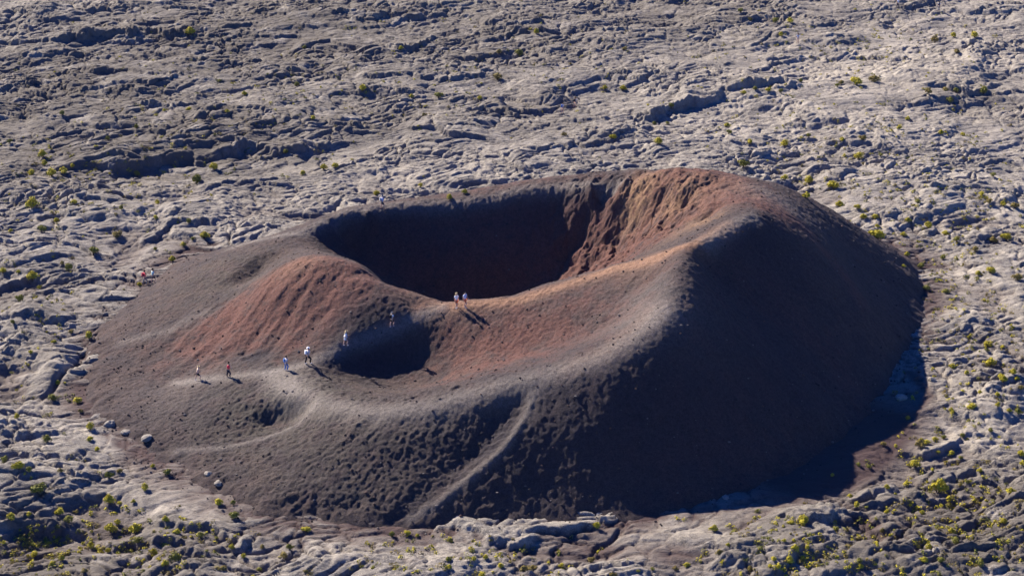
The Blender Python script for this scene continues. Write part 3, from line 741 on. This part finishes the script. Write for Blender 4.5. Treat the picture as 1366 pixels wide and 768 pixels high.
def add_shrub(px, py, w):
    p = sight(px, py + w * 0.16)
    depth = p.y * CP + (CAM_H - p.z) * SP
    s = w * depth / FPX * 1.2
    rg = random.Random(px * 7919 + py)
    ki = rg.choices((0, 1, 2), (0.62, 0.24, 0.14))[0]
    uniq = ONE_OF_A_KIND.get((px, py))
    if uniq: ki = 1 if ('olive' in uniq or 'dark green' in uniq or 'pale green' in uniq) else 0
    f, t = rg.choice(protos[ki])
    root = bpy.data.objects.new('shrub', None); C.objects.link(root)
    root.location = p - Vector((0, 0, 0.03)); root.rotation_euler = (0, 0, rg.uniform(0, 6.28))
    root.scale = (s * rg.uniform(.95, 1.1), s * rg.uniform(.8, 1.0), s * rg.uniform(0.85, 1.2))
    if uniq:
        tag(root, uniq, 'shrub', 'shrubs dotted over the lava plain')
    else:
        reg = region(px, py)
        size = 'wider' if w >= 11 else 'small'
        tag(root, size + ' ' + KINDS[ki][0] + ' shrub ' + reg, 'shrub', size + ' ' + KINDS[ki][0] + ' shrubs ' + reg)
    link('foliage', f, None, root); link('stem', t, None, root)
for s_ in picked[:300]: add_shrub(*s_)

# low tufts between the shrubs: too many and too small to count
def tufts():
    rg = random.Random(5); bm = bmesh.new(); n_ = 0
    zones = [(60, 735, 110, 40, 210), (220, 730, 100, 40, 150), (1290, 700, 90, 70, 382), (1080, 735, 120, 35, 247), (1290, 430, 80, 160, 382), (1150, 200, 200, 70, 337), (120, 240, 150, 60, 292),
             (300, 130, 260, 70, 337), (650, 90, 250, 70, 270), (1150, 60, 200, 55, 270), (600, 745, 160, 22, 112), (60, 450, 60, 120, 112), (1230, 270, 130, 70, 180)]
    for zx, zy, rx, ry, cnt in zones:
        for _ in range(cnt):
            px, py = rg.gauss(zx, rx * 0.6), rg.gauss(zy, ry * 0.6)
            if not (-15 < px < 1381 and -8 < py < 785): continue
            p = sight(px, py)
            if float(bil(foot_sd, -120, 100, 1.0, np.array(p.x), np.array(p.y))) < 0.6: continue
            hz = float(sample_ground(p.x, p.y)); avg = float(np.mean(sample_ground(p.x + np.array([2, -2, 0, 0, 1.4, -1.4]), p.y + np.array([0, 0, 2, -2, 1.4, -1.4]))))
            if hz > avg + 0.12: continue
            mi = rg.choices((0, 1, 2), (0.4, 0.3, 0.3))[0]
            for _k in range(rg.choice((1, 1, 2, 3))):
                c = p + Vector((rg.uniform(-.4, .4), rg.uniform(-.4, .4), 0)); c.z = float(sample_ground(c.x, c.y)) + 0.05
                n0 = len(bm.faces); leaf_clump(bm, c, rg.uniform(0.12, 0.30), 22, rg, 0.08)
                bm.faces.ensure_lookup_table()
                for f in bm.faces[n0:]: f.material_index = mi
    m = bpy.data.meshes.new('low_tufts'); bm.to_mesh(m); bm.free()
    for k in KINDS: m.materials.append(k[1])
    tag(link('ground_cover', m), 'low yellow and olive tufts in the cracks of the grey lava plain', 'ground cover', None, 'stuff')
tufts()

# ------------------------------------------------------------------ loose boulders at the cone's foot
def boulder(px, py, w, label, seed, flat=0.65):
    p = sight(px, py); depth = p.y * CP + (CAM_H - p.z) * SP; s = w * depth / FPX / 2
    bm = bmesh.new(); bmesh.ops.create_icosphere(bm, subdivisions=4, radius=1.0)
    co = np.array([v.co[:] for v in bm.verts])
    d = 1 + 0.35 * perlin(co[:, 0] * 1.3 + co[:, 2], co[:, 1] * 1.3 - co[:, 2] * .7, seed) + 0.16 * perlin(co[:, 0] * 3.2 + co[:, 2] * 2, co[:, 1] * 3.2 + co[:, 2], seed + 3) - 0.10 * np.abs(perlin(co[:, 0] * 6 + co[:, 2] * 3, co[:, 1] * 6 - co[:, 2] * 4, seed + 5))
    for v, k in zip(bm.verts, d): v.co = Vector((v.co.x * k * s, v.co.y * k * s * 0.8, max(v.co.z * k, -0.6) * s * flat))
    m = bpy.data.meshes.new('boulder'); bm.to_mesh(m); bm.free()
    for f in m.polygons: f.use_smooth = True
    a = m.attributes.new('lava', 'FLOAT_COLOR', 'POINT'); a.data.foreach_set('color', np.tile([0, 0.35, 0, 1], len(m.vertices)).astype(np.float32))
    o = link('boulder', m, M_ROCK); o.location = p + Vector((0, 0, 0.12 * s)); o.rotation_euler = (0, 0, seed * 1.3)
    tag(o, label, 'boulder', 'loose boulders round the foot of the cone')
boulder(146, 567, 16, 'pale rounded boulder at the left foot, leftmost of three, nearest the yellow shrubs', 3)
boulder(168, 577, 15, 'low flat grey boulder between the two pale round ones at the left foot', 5, 0.4)
boulder(196, 585, 17, 'pale rounded boulder on dark cinder, rightmost of three at the left foot', 8, 0.5)
boulder(1243, 507, 11, 'small pale boulder in sunlight just right of the shaded flank', 9)
boulder(968, 664, 11, 'small grey boulder on the reddish apron under the shaded front right foot', 11)
boulder(278, 633, 12, 'small grey boulder half buried in cinder at the front left foot', 14)
boulder(291, 645, 13, 'broken grey boulder at the front left foot, lower of a close pair', 16, 0.5)
boulder(1202, 531, 16, 'large bluish boulder in the shadow beside the right foot', 19, 0.55)

def scoria_blocks():
    rg = random.Random(77); bm = bmesh.new()
    base = bmesh.new(); bmesh.ops.create_icosphere(base, subdivisions=1, radius=1.0)
    bv = [v.co.copy() for v in base.verts]; bf = [[v.index for v in f.verts] for f in base.faces]; base.free()
    n_ = 0
    while n_ < 4000:
        x, y = rg.uniform(-47, 46), rg.uniform(146, 226)
        d = float(bil(csd, -50, 142, GS, np.array(x), np.array(y)))
        if d > 2.5 or (d < -6 and rg.random() < 0.55): continue
        z = surface_z(x, y); r = 0.045 + 0.11 * rg.random() ** 3
        ax = (rg.uniform(.7, 1.3), rg.uniform(.7, 1.3), rg.uniform(.5, .9)); rot = Matrix.Rotation(rg.uniform(0, 6.3), 3, 'Z')
        vs = [bm.verts.new(rot @ Vector((c.x * ax[0], c.y * ax[1], c.z * ax[2])) * r * rg.uniform(.75, 1.2) + Vector((x, y, z + r * 0.25))) for c in bv]
        mi = rg.choices((0, 1, 2), (0.6, 0.25, 0.15))[0]
        for f in bf: bm.faces.new([vs[i] for i in f]).material_index = mi
        n_ += 1
    m = bpy.data.meshes.new('scoria_blocks'); bm.to_mesh(m); bm.free()
    for nm, c in (('black_scoria', (0.035, 0.030, 0.030)), ('brown_scoria', (0.085, 0.055, 0.045)), ('grey_scoria', (0.13, 0.115, 0.105))): m.materials.append(plain(nm, c, 0.95, 0.3, 9))
    tag(link('gravel', m), 'loose scoria lumps strewn over the flanks and foot of the cinder cone', 'gravel', None, 'stuff')
scoria_blocks()

# ------------------------------------------------------------------ hikers
SKIN = plain('skin', (0.58, 0.36, 0.26), 0.6, 0.1)
def cloth(name, c): return plain(name, c, 0.85, 0.2, 25)
CL = {'red': cloth('red_cloth', (0.85, 0.05, 0.09)), 'maroon': cloth('maroon_cloth', (0.40, 0.04, 0.07)), 'mint': cloth('mint_cloth', (0.62, 0.78, 0.70)), 'navy': cloth('navy_cloth', (0.02, 0.025, 0.05)),
      'black': cloth('black_cloth', (0.018, 0.018, 0.022)), 'white': cloth('white_cloth', (0.90, 0.90, 0.90)), 'paleblue': cloth('pale_blue_cloth', (0.62, 0.72, 0.92)), 'jeans': cloth('blue_denim', (0.09, 0.20, 0.48)),
      'orange': cloth('orange_cloth', (0.85, 0.20, 0.07)), 'grey': cloth('grey_cloth', (0.30, 0.28, 0.26)), 'tan': cloth('tan_cloth', (0.80, 0.58, 0.42)), 'palegrey': cloth('pale_grey_cloth', (0.60, 0.60, 0.60)),
      'blond': cloth('blond_hair', (0.75, 0.60, 0.33)), 'brown': cloth('brown_hair', (0.07, 0.045, 0.03)), 'dark': cloth('dark_hair', (0.02, 0.016, 0.014)), 'boot': cloth('boot_leather', (0.08, 0.06, 0.05)),
      'shoe': cloth('pale_shoe', (0.65, 0.65, 0.65)), 'eye': cloth('eye', (0.02, 0.015, 0.012))}

def skin_mesh(name, nodes, edges, levels=1, root=0):
    """Grow one continuous surface round a skeleton; nodes are (x, y, z, radius)."""
    m = bpy.data.meshes.new(name + '_skeleton'); m.from_pydata([n_[:3] for n_ in nodes], edges, [])
    o = bpy.data.objects.new(name + '_skeleton', m); C.objects.link(o)
    md = o.modifiers.new('skin', 'SKIN'); md.branch_smoothing = 0.6
    if not m.skin_vertices: m.skin_vertices.new()
    for i, v in enumerate(m.skin_vertices[0].data):
        v.radius = (nodes[i][3], nodes[i][3]); v.use_root = (i == root)
    ss = o.modifiers.new('sub', 'SUBSURF'); ss.levels = levels; ss.render_levels = levels
    dg = bpy.context.evaluated_depsgraph_get()
    out = bpy.data.meshes.new_from_object(o.evaluated_get(dg)); out.name = name
    bpy.data.objects.remove(o); bpy.data.meshes.remove(m)
    for f in out.polygons: f.use_smooth = True
    out.materials.clear()
    return out

def rounded_box(size, bev):
    bm = bmesh.new(); bmesh.ops.create_cube(bm, size=1.0)
    for v in bm.verts: v.co = Vector((v.co.x * size[0] * (0.85 if v.co.z > 0 else 1), v.co.y * size[1], v.co.z * size[2]))
    bmesh.ops.bevel(bm, geom=bm.edges[:], offset=bev, segments=3, affect='EDGES', profile=0.6)
    m = bpy.data.meshes.new('pack'); bm.to_mesh(m); bm.free()
    for f in m.polygons: f.use_smooth = True
    return m

def make_person(px, py, height, heading, label, top, bottom, hair='brown', long_hair=False, pack=None, stride=0.3, lean=0.06, bare_legs=True, hat=None, skirt=False,
                shoe='boot', arm=(0.35, -0.35), elbow=0.35, group=None, dress=False, cap_top=None):
    """heading: degrees, 0 walks away from the camera, 90 walks to the right. The figure is built facing +Y."""
    root = bpy.data.objects.new('person', None); C.objects.link(root)
    p = sight(px, py); root.location = p; root.rotation_euler = (0, 0, -R(heading)); root.scale = (height / 1.75,) * 3
    tag(root, label, 'person', group or 'hikers on and around the cone')
    L = lean
    hipz = 0.90 - 0.25 * stride * stride
    V = lambda x, y, z: (x, y + L * (z - hipz) * 1.6, z)
    nodes, edges = [], []
    def add(x, y, z, r, parent=None, leaned=True):
        q = V(x, y, z) if leaned else (x, y, z)
        nodes.append((*q, r)); i = len(nodes) - 1
        if parent is not None: edges.append((parent, i))
        return i
    pel = add(0, 0, hipz + 0.05, 0.135); bel = add(0, 0, hipz + 0.2, 0.125, pel); che = add(0, 0.0, hipz + 0.37, 0.145, bel); upc = add(0, -0.01, hipz + 0.48, 0.11, che)
    nek = add(0, 0.0, hipz + 0.575, 0.052, upc); jaw = add(0, 0.025, hipz + 0.65, 0.072, nek); sku = add(0, 0.01, hipz + 0.74, 0.094, jaw); top_ = add(0, 0.0, hipz + 0.80, 0.062, sku)
    nose = add(0, 0.105, hipz + 0.685, 0.014, jaw)
    for s in (-1, 1): add(s * 0.088, 0.0, hipz + 0.70, 0.016, sku)
    legs, arms = {}, {}
    for s in (-1, 1):
        st = stride * s * 0.5
        hp = add(s * 0.085, 0, hipz - 0.04, 0.098, pel, False)
        kb = 0.10 + (0.06 if st > 0 else 0.0)
        kn = add(s * 0.095, st * 0.55 + (kb if st > 0 else 0.02), 0.475 + abs(st) * 0.04, 0.064, hp, False)
        ca = add(s * 0.095, st * 0.85 + 0.0, 0.32, 0.058, kn, False)
        an = add(s * 0.095, st, 0.085, 0.040, ca, False)
        he = add(s * 0.095, st - 0.04, 0.045, 0.040, an, False)
        to = add(s * 0.105, st + 0.15, 0.032, 0.034, he, False)
        legs[s] = (hp, kn, ca, an, he, to)
        sh = add(s * 0.165, -0.01, hipz + 0.50, 0.066, upc)
        sw = arm[0] if s < 0 else arm[1]
        ex, ey, ez = s * 0.215, math.sin(sw) * 0.28, hipz + 0.50 - math.cos(sw) * 0.28
        el = add(ex, ey, ez, 0.046, sh)
        a2 = sw + elbow
        wx_, wy_, wz_ = s * 0.205, ey + math.sin(a2) * 0.25, ez - math.cos(a2) * 0.25
        wr = add(wx_, wy_, wz_, 0.030, el)
        dy, dz = math.sin(a2 + .1), -math.cos(a2 + .1)
        pa = add(wx_, wy_ + dy * 0.07, wz_ + dz * 0.07, 0.036, wr)
        for k, ln in enumerate((0.075, 0.085, 0.080, 0.062)):             # four fingers, slightly curled, and a thumb
            o_ = (k - 1.5) * 0.019
            k1_ = add(wx_ - s * 0.004, wy_ + dy * 0.115 - dz * o_, wz_ + dz * 0.115 + dy * o_, 0.0095, pa)
            add(wx_ - s * 0.018, wy_ + dy * (0.115 + ln * .75) - dz * o_, wz_ + dz * (0.115 + ln * .75) + dy * o_, 0.008, k1_)
        t1 = add(wx_ - s * 0.03, wy_ + dy * 0.06 + 0.03, wz_ + dz * 0.06 + .005, 0.0105, pa); add(wx_ - s * 0.04, wy_ + dy * 0.105 + 0.04, wz_ + dz * 0.105, 0.009, t1)
        arms[s] = (sh, el, wr)
    body = link('body', skin_mesh('body', nodes, edges), SKIN, root)
    ncopy = lambda i, g: (*nodes[i][:3], nodes[i][3] + g)
    for s in (-1, 1):
        bm = bmesh.new(); bmesh.ops.create_uvsphere(bm, u_segments=10, v_segments=8, radius=0.013)
        m = bpy.data.meshes.new('eye'); bm.to_mesh(m); bm.free()
        e = link('eye', m, CL['eye'], root); e.location = V(s * 0.034, 0.088, hipz + 0.715)
    # shirt: torso and sleeves
    sn = [ncopy(pel, 0.025), ncopy(bel, 0.024), ncopy(che, 0.022), ncopy(upc, 0.026), (*[(nodes[upc][i] + nodes[nek][i]) / 2 for i in range(3)], 0.068)]
    se = [(0, 1), (1, 2), (2, 3), (3, 4)]
    for s in (-1, 1):
        sh, el, wr = arms[s]; b0 = len(sn)
        mid = tuple(nodes[sh][i] * 0.3 + nodes[el][i] * 0.7 for i in range(3))
        sn += [ncopy(sh, 0.020), (*mid, 0.068)]; se += [(3, b0), (b0, b0 + 1)]
    if dress:
        sn += [(nodes[pel][0], nodes[pel][1] + .0, hipz - 0.12, 0.185), (nodes[pel][0], nodes[pel][1], hipz - 0.22, 0.195)]
        se += [(0, len(sn) - 2), (len(sn) - 2, len(sn) - 1)]
    link('dress' if dress else 'shirt', skin_mesh('shirt', sn, se), CL[top], root)
    # trousers, shorts or skirt
    if not dress:
        if skirt:
            bn = [ncopy(pel, 0.03), (0, 0, hipz - 0.12, 0.185), (0, 0.01, hipz - 0.34, 0.205)]; be = [(0, 1), (1, 2)]
        else:
            bn = [ncopy(pel, 0.018)]; be = []
            for s in (-1, 1):
                hp, kn, ca, an, he, to = legs[s]; b0 = len(bn)
                if bare_legs:
                    mid = tuple(nodes[hp][i] * 0.25 + nodes[kn][i] * 0.75 for i in range(3))
                    bn += [ncopy(hp, 0.028), (*mid, 0.098)]; be += [(0, b0), (b0, b0 + 1)]
                else:
                    bn += [ncopy(hp, 0.022), ncopy(kn, 0.026), ncopy(ca, 0.024), ncopy(an, 0.026)]; be += [(0, b0), (b0, b0 + 1), (b0 + 1, b0 + 2), (b0 + 2, b0 + 3)]
        link('skirt' if skirt else ('shorts' if bare_legs else 'trousers'), skin_mesh('legwear', bn, be), CL[bottom], root)
    for s in (-1, 1):
        hp, kn, ca, an, he, to = legs[s]
        link('shoe', skin_mesh('shoe', [ncopy(an, 0.014), ncopy(he, 0.014), ncopy(to, 0.012)], [(0, 1), (1, 2)]), CL[shoe], root)
    hn = [(nodes[sku][0], nodes[sku][1] - 0.022, nodes[sku][2] + 0.024, 0.090), (nodes[top_][0], nodes[top_][1] - 0.01, nodes[top_][2] + 0.012, 0.066), (nodes[jaw][0], nodes[jaw][1] - 0.065, nodes[jaw][2] + 0.04, 0.060)]
    he_ = [(0, 1), (0, 2)]
    if long_hair:
        hn += [(nodes[nek][0], nodes[nek][1] - 0.09, nodes[nek][2], 0.075), (nodes[upc][0], nodes[upc][1] - 0.14, nodes[upc][2] - 0.03, 0.062)]; he_ += [(2, 3), (3, 4)]
    link('hair', skin_mesh('hair', hn, he_), CL[hair], root)
    if hat:
        bm = bmesh.new()
        prof = [(0.0, 0.085), (0.06, 0.08), (0.098, 0.05), (0.105, 0.0), (0.17, -0.014), (0.172, -0.02), (0.10, -0.012), (0.0, -0.012)]
        rings = [[bm.verts.new((r * math.cos(6.2832 * k / 20), r * math.sin(6.2832 * k / 20), z)) for k in range(20)] for r, z in prof[1:-1]]
        for a_, b_ in zip(rings[:-1], rings[1:]):
            for k in range(20): bm.faces.new([a_[k], b_[k], b_[(k + 1) % 20], a_[(k + 1) % 20]])
        bm.faces.new(rings[0]); bm.faces.new(rings[-1][::-1])
        m = bpy.data.meshes.new('hat'); bm.to_mesh(m); bm.free()
        h = link('hat', m, CL[hat], root); h.location = (nodes[top_][0], nodes[top_][1], nodes[top_][2] + 0.005)
    if pack:
        pk = link('backpack', rounded_box((0.28, 0.17, 0.40), 0.05), CL[pack], root)
        pk.location = (nodes[che][0], nodes[che][1] - 0.225, nodes[che][2] + 0.02); pk.rotation_euler = (-L * 1.4, 0, 0)
        for s in (-1, 1):
            st_ = [(s * 0.10, nodes[che][1] - 0.16, nodes[upc][2] + 0.08, 0.02), (s * 0.105, nodes[upc][1] + 0.03, nodes[upc][2] + 0.135, 0.02), (s * 0.11, nodes[che][1] + 0.165, nodes[che][2] + 0.06, 0.02), (s * 0.13, nodes[bel][1] + 0.10, nodes[bel][2], 0.018), (s * 0.11, nodes[bel][1] - 0.15, nodes[bel][2] - 0.01, 0.018)]
            link('strap', skin_mesh('strap', st_, [(0, 1), (1, 2), (2, 3), (3, 4)], root=2), CL[pack], pk).matrix_parent_inverse = Matrix.Translation(pk.location).to_4x4().inverted() if False else (Matrix.Translation(pk.location) @ pk.rotation_euler.to_matrix().to_4x4()).inverted()
    return root

make_person(193.5, 380, 1.90, 60, 'hiker in red top with maroon pack and grey trousers, beside hiker in mint', 'red', 'grey', 'brown', pack='maroon', stride=0.35, bare_legs=False)
make_person(204.5, 378, 1.90, 40, 'hiker in mint shirt and dark shorts with bare legs, beside the hiker in red', 'mint', 'navy', 'dark', stride=0.3)
make_person(264, 507, 1.70, 78, 'blond hiker in tan top and black shorts, last and lowest on the ridge path', 'tan', 'black', 'blond', stride=0.5, lean=0.14, shoe='shoe')
make_person(305, 503, 1.76, 100, 'hiker in bright red jacket and dark trousers on the ridge path', 'red', 'navy', 'brown', stride=0.4, bare_legs=False, lean=0.1)
make_person(382, 494, 1.62, 60, 'hiker in white top and blue jeans with a blue pack, third up the ridge path', 'white', 'jeans', 'brown', pack='jeans', stride=0.2, bare_legs=False, shoe='shoe')
make_person(411, 485, 1.88, 62, 'tall hiker with white sun hat, white pack and black trousers on the ridge path', 'palegrey', 'black', 'brown', hat='white', pack='white', stride=0.45, bare_legs=False, shoe='shoe')
make_person(461, 461, 1.72, 65, 'woman with long blond hair in a short white dress climbing the ridge path', 'white', 'white', 'blond', long_hair=True, stride=0.35, dress=True, lean=0.12, elbow=0.9, shoe='shoe')
make_person(523, 436, 1.72, 38, 'hiker in white tee shirt and black pack, highest on the ridge path', 'white', 'black', 'grey', pack='black', stride=0.35, shoe='shoe')
make_person(609, 411, 1.74, 150, 'person in white top and orange shorts on the lip of the pit', 'white', 'orange', 'blond', stride=0.15, lean=0.0, shoe='shoe', arm=(0.1, -0.1))
make_person(620.5, 410, 1.84, 120, 'person in loose pale blue shirt and orange shorts on the lip of the pit', 'paleblue', 'orange', 'dark', stride=0.25, lean=0.0, shoe='shoe')
make_person(510, 279, 1.80, 80, 'lone walker in pale blue shirt and dark shorts on the back rim of the crater', 'paleblue', 'navy', 'grey', pack='palegrey', stride=0.35)
g2_ = 'walkers far off on the lava plain'
make_person(1064, 58, 1.80, 200, 'lone far walker in white and blue with dark pack on the smooth pale lava', 'paleblue', 'tan', 'dark', pack='navy', stride=0.3, group=g2_)
make_person(1197, 11, 1.80, 110, 'far walker in pale blue at the top edge, without a pack', 'paleblue', 'navy', 'grey', stride=0.3, bare_legs=False, group=g2_)
make_person(1252, 15, 1.80, 20, 'far walker in white shirt with dark pack at the top right edge', 'white', 'grey', 'dark', pack='navy', stride=0.3, bare_legs=False, group=g2_)
make_person(750, 152, 1.78, 30, 'far walker in white shirt with blue pack on rough lava behind the crater', 'white', 'tan', 'brown', pack='jeans', stride=0.3, group=g2_)
make_person(767, 144, 1.78, 30, 'far walker in pale shirt with black pack, beside one with a blue pack', 'palegrey', 'tan', 'dark', pack='black', stride=0.3, group=g2_)
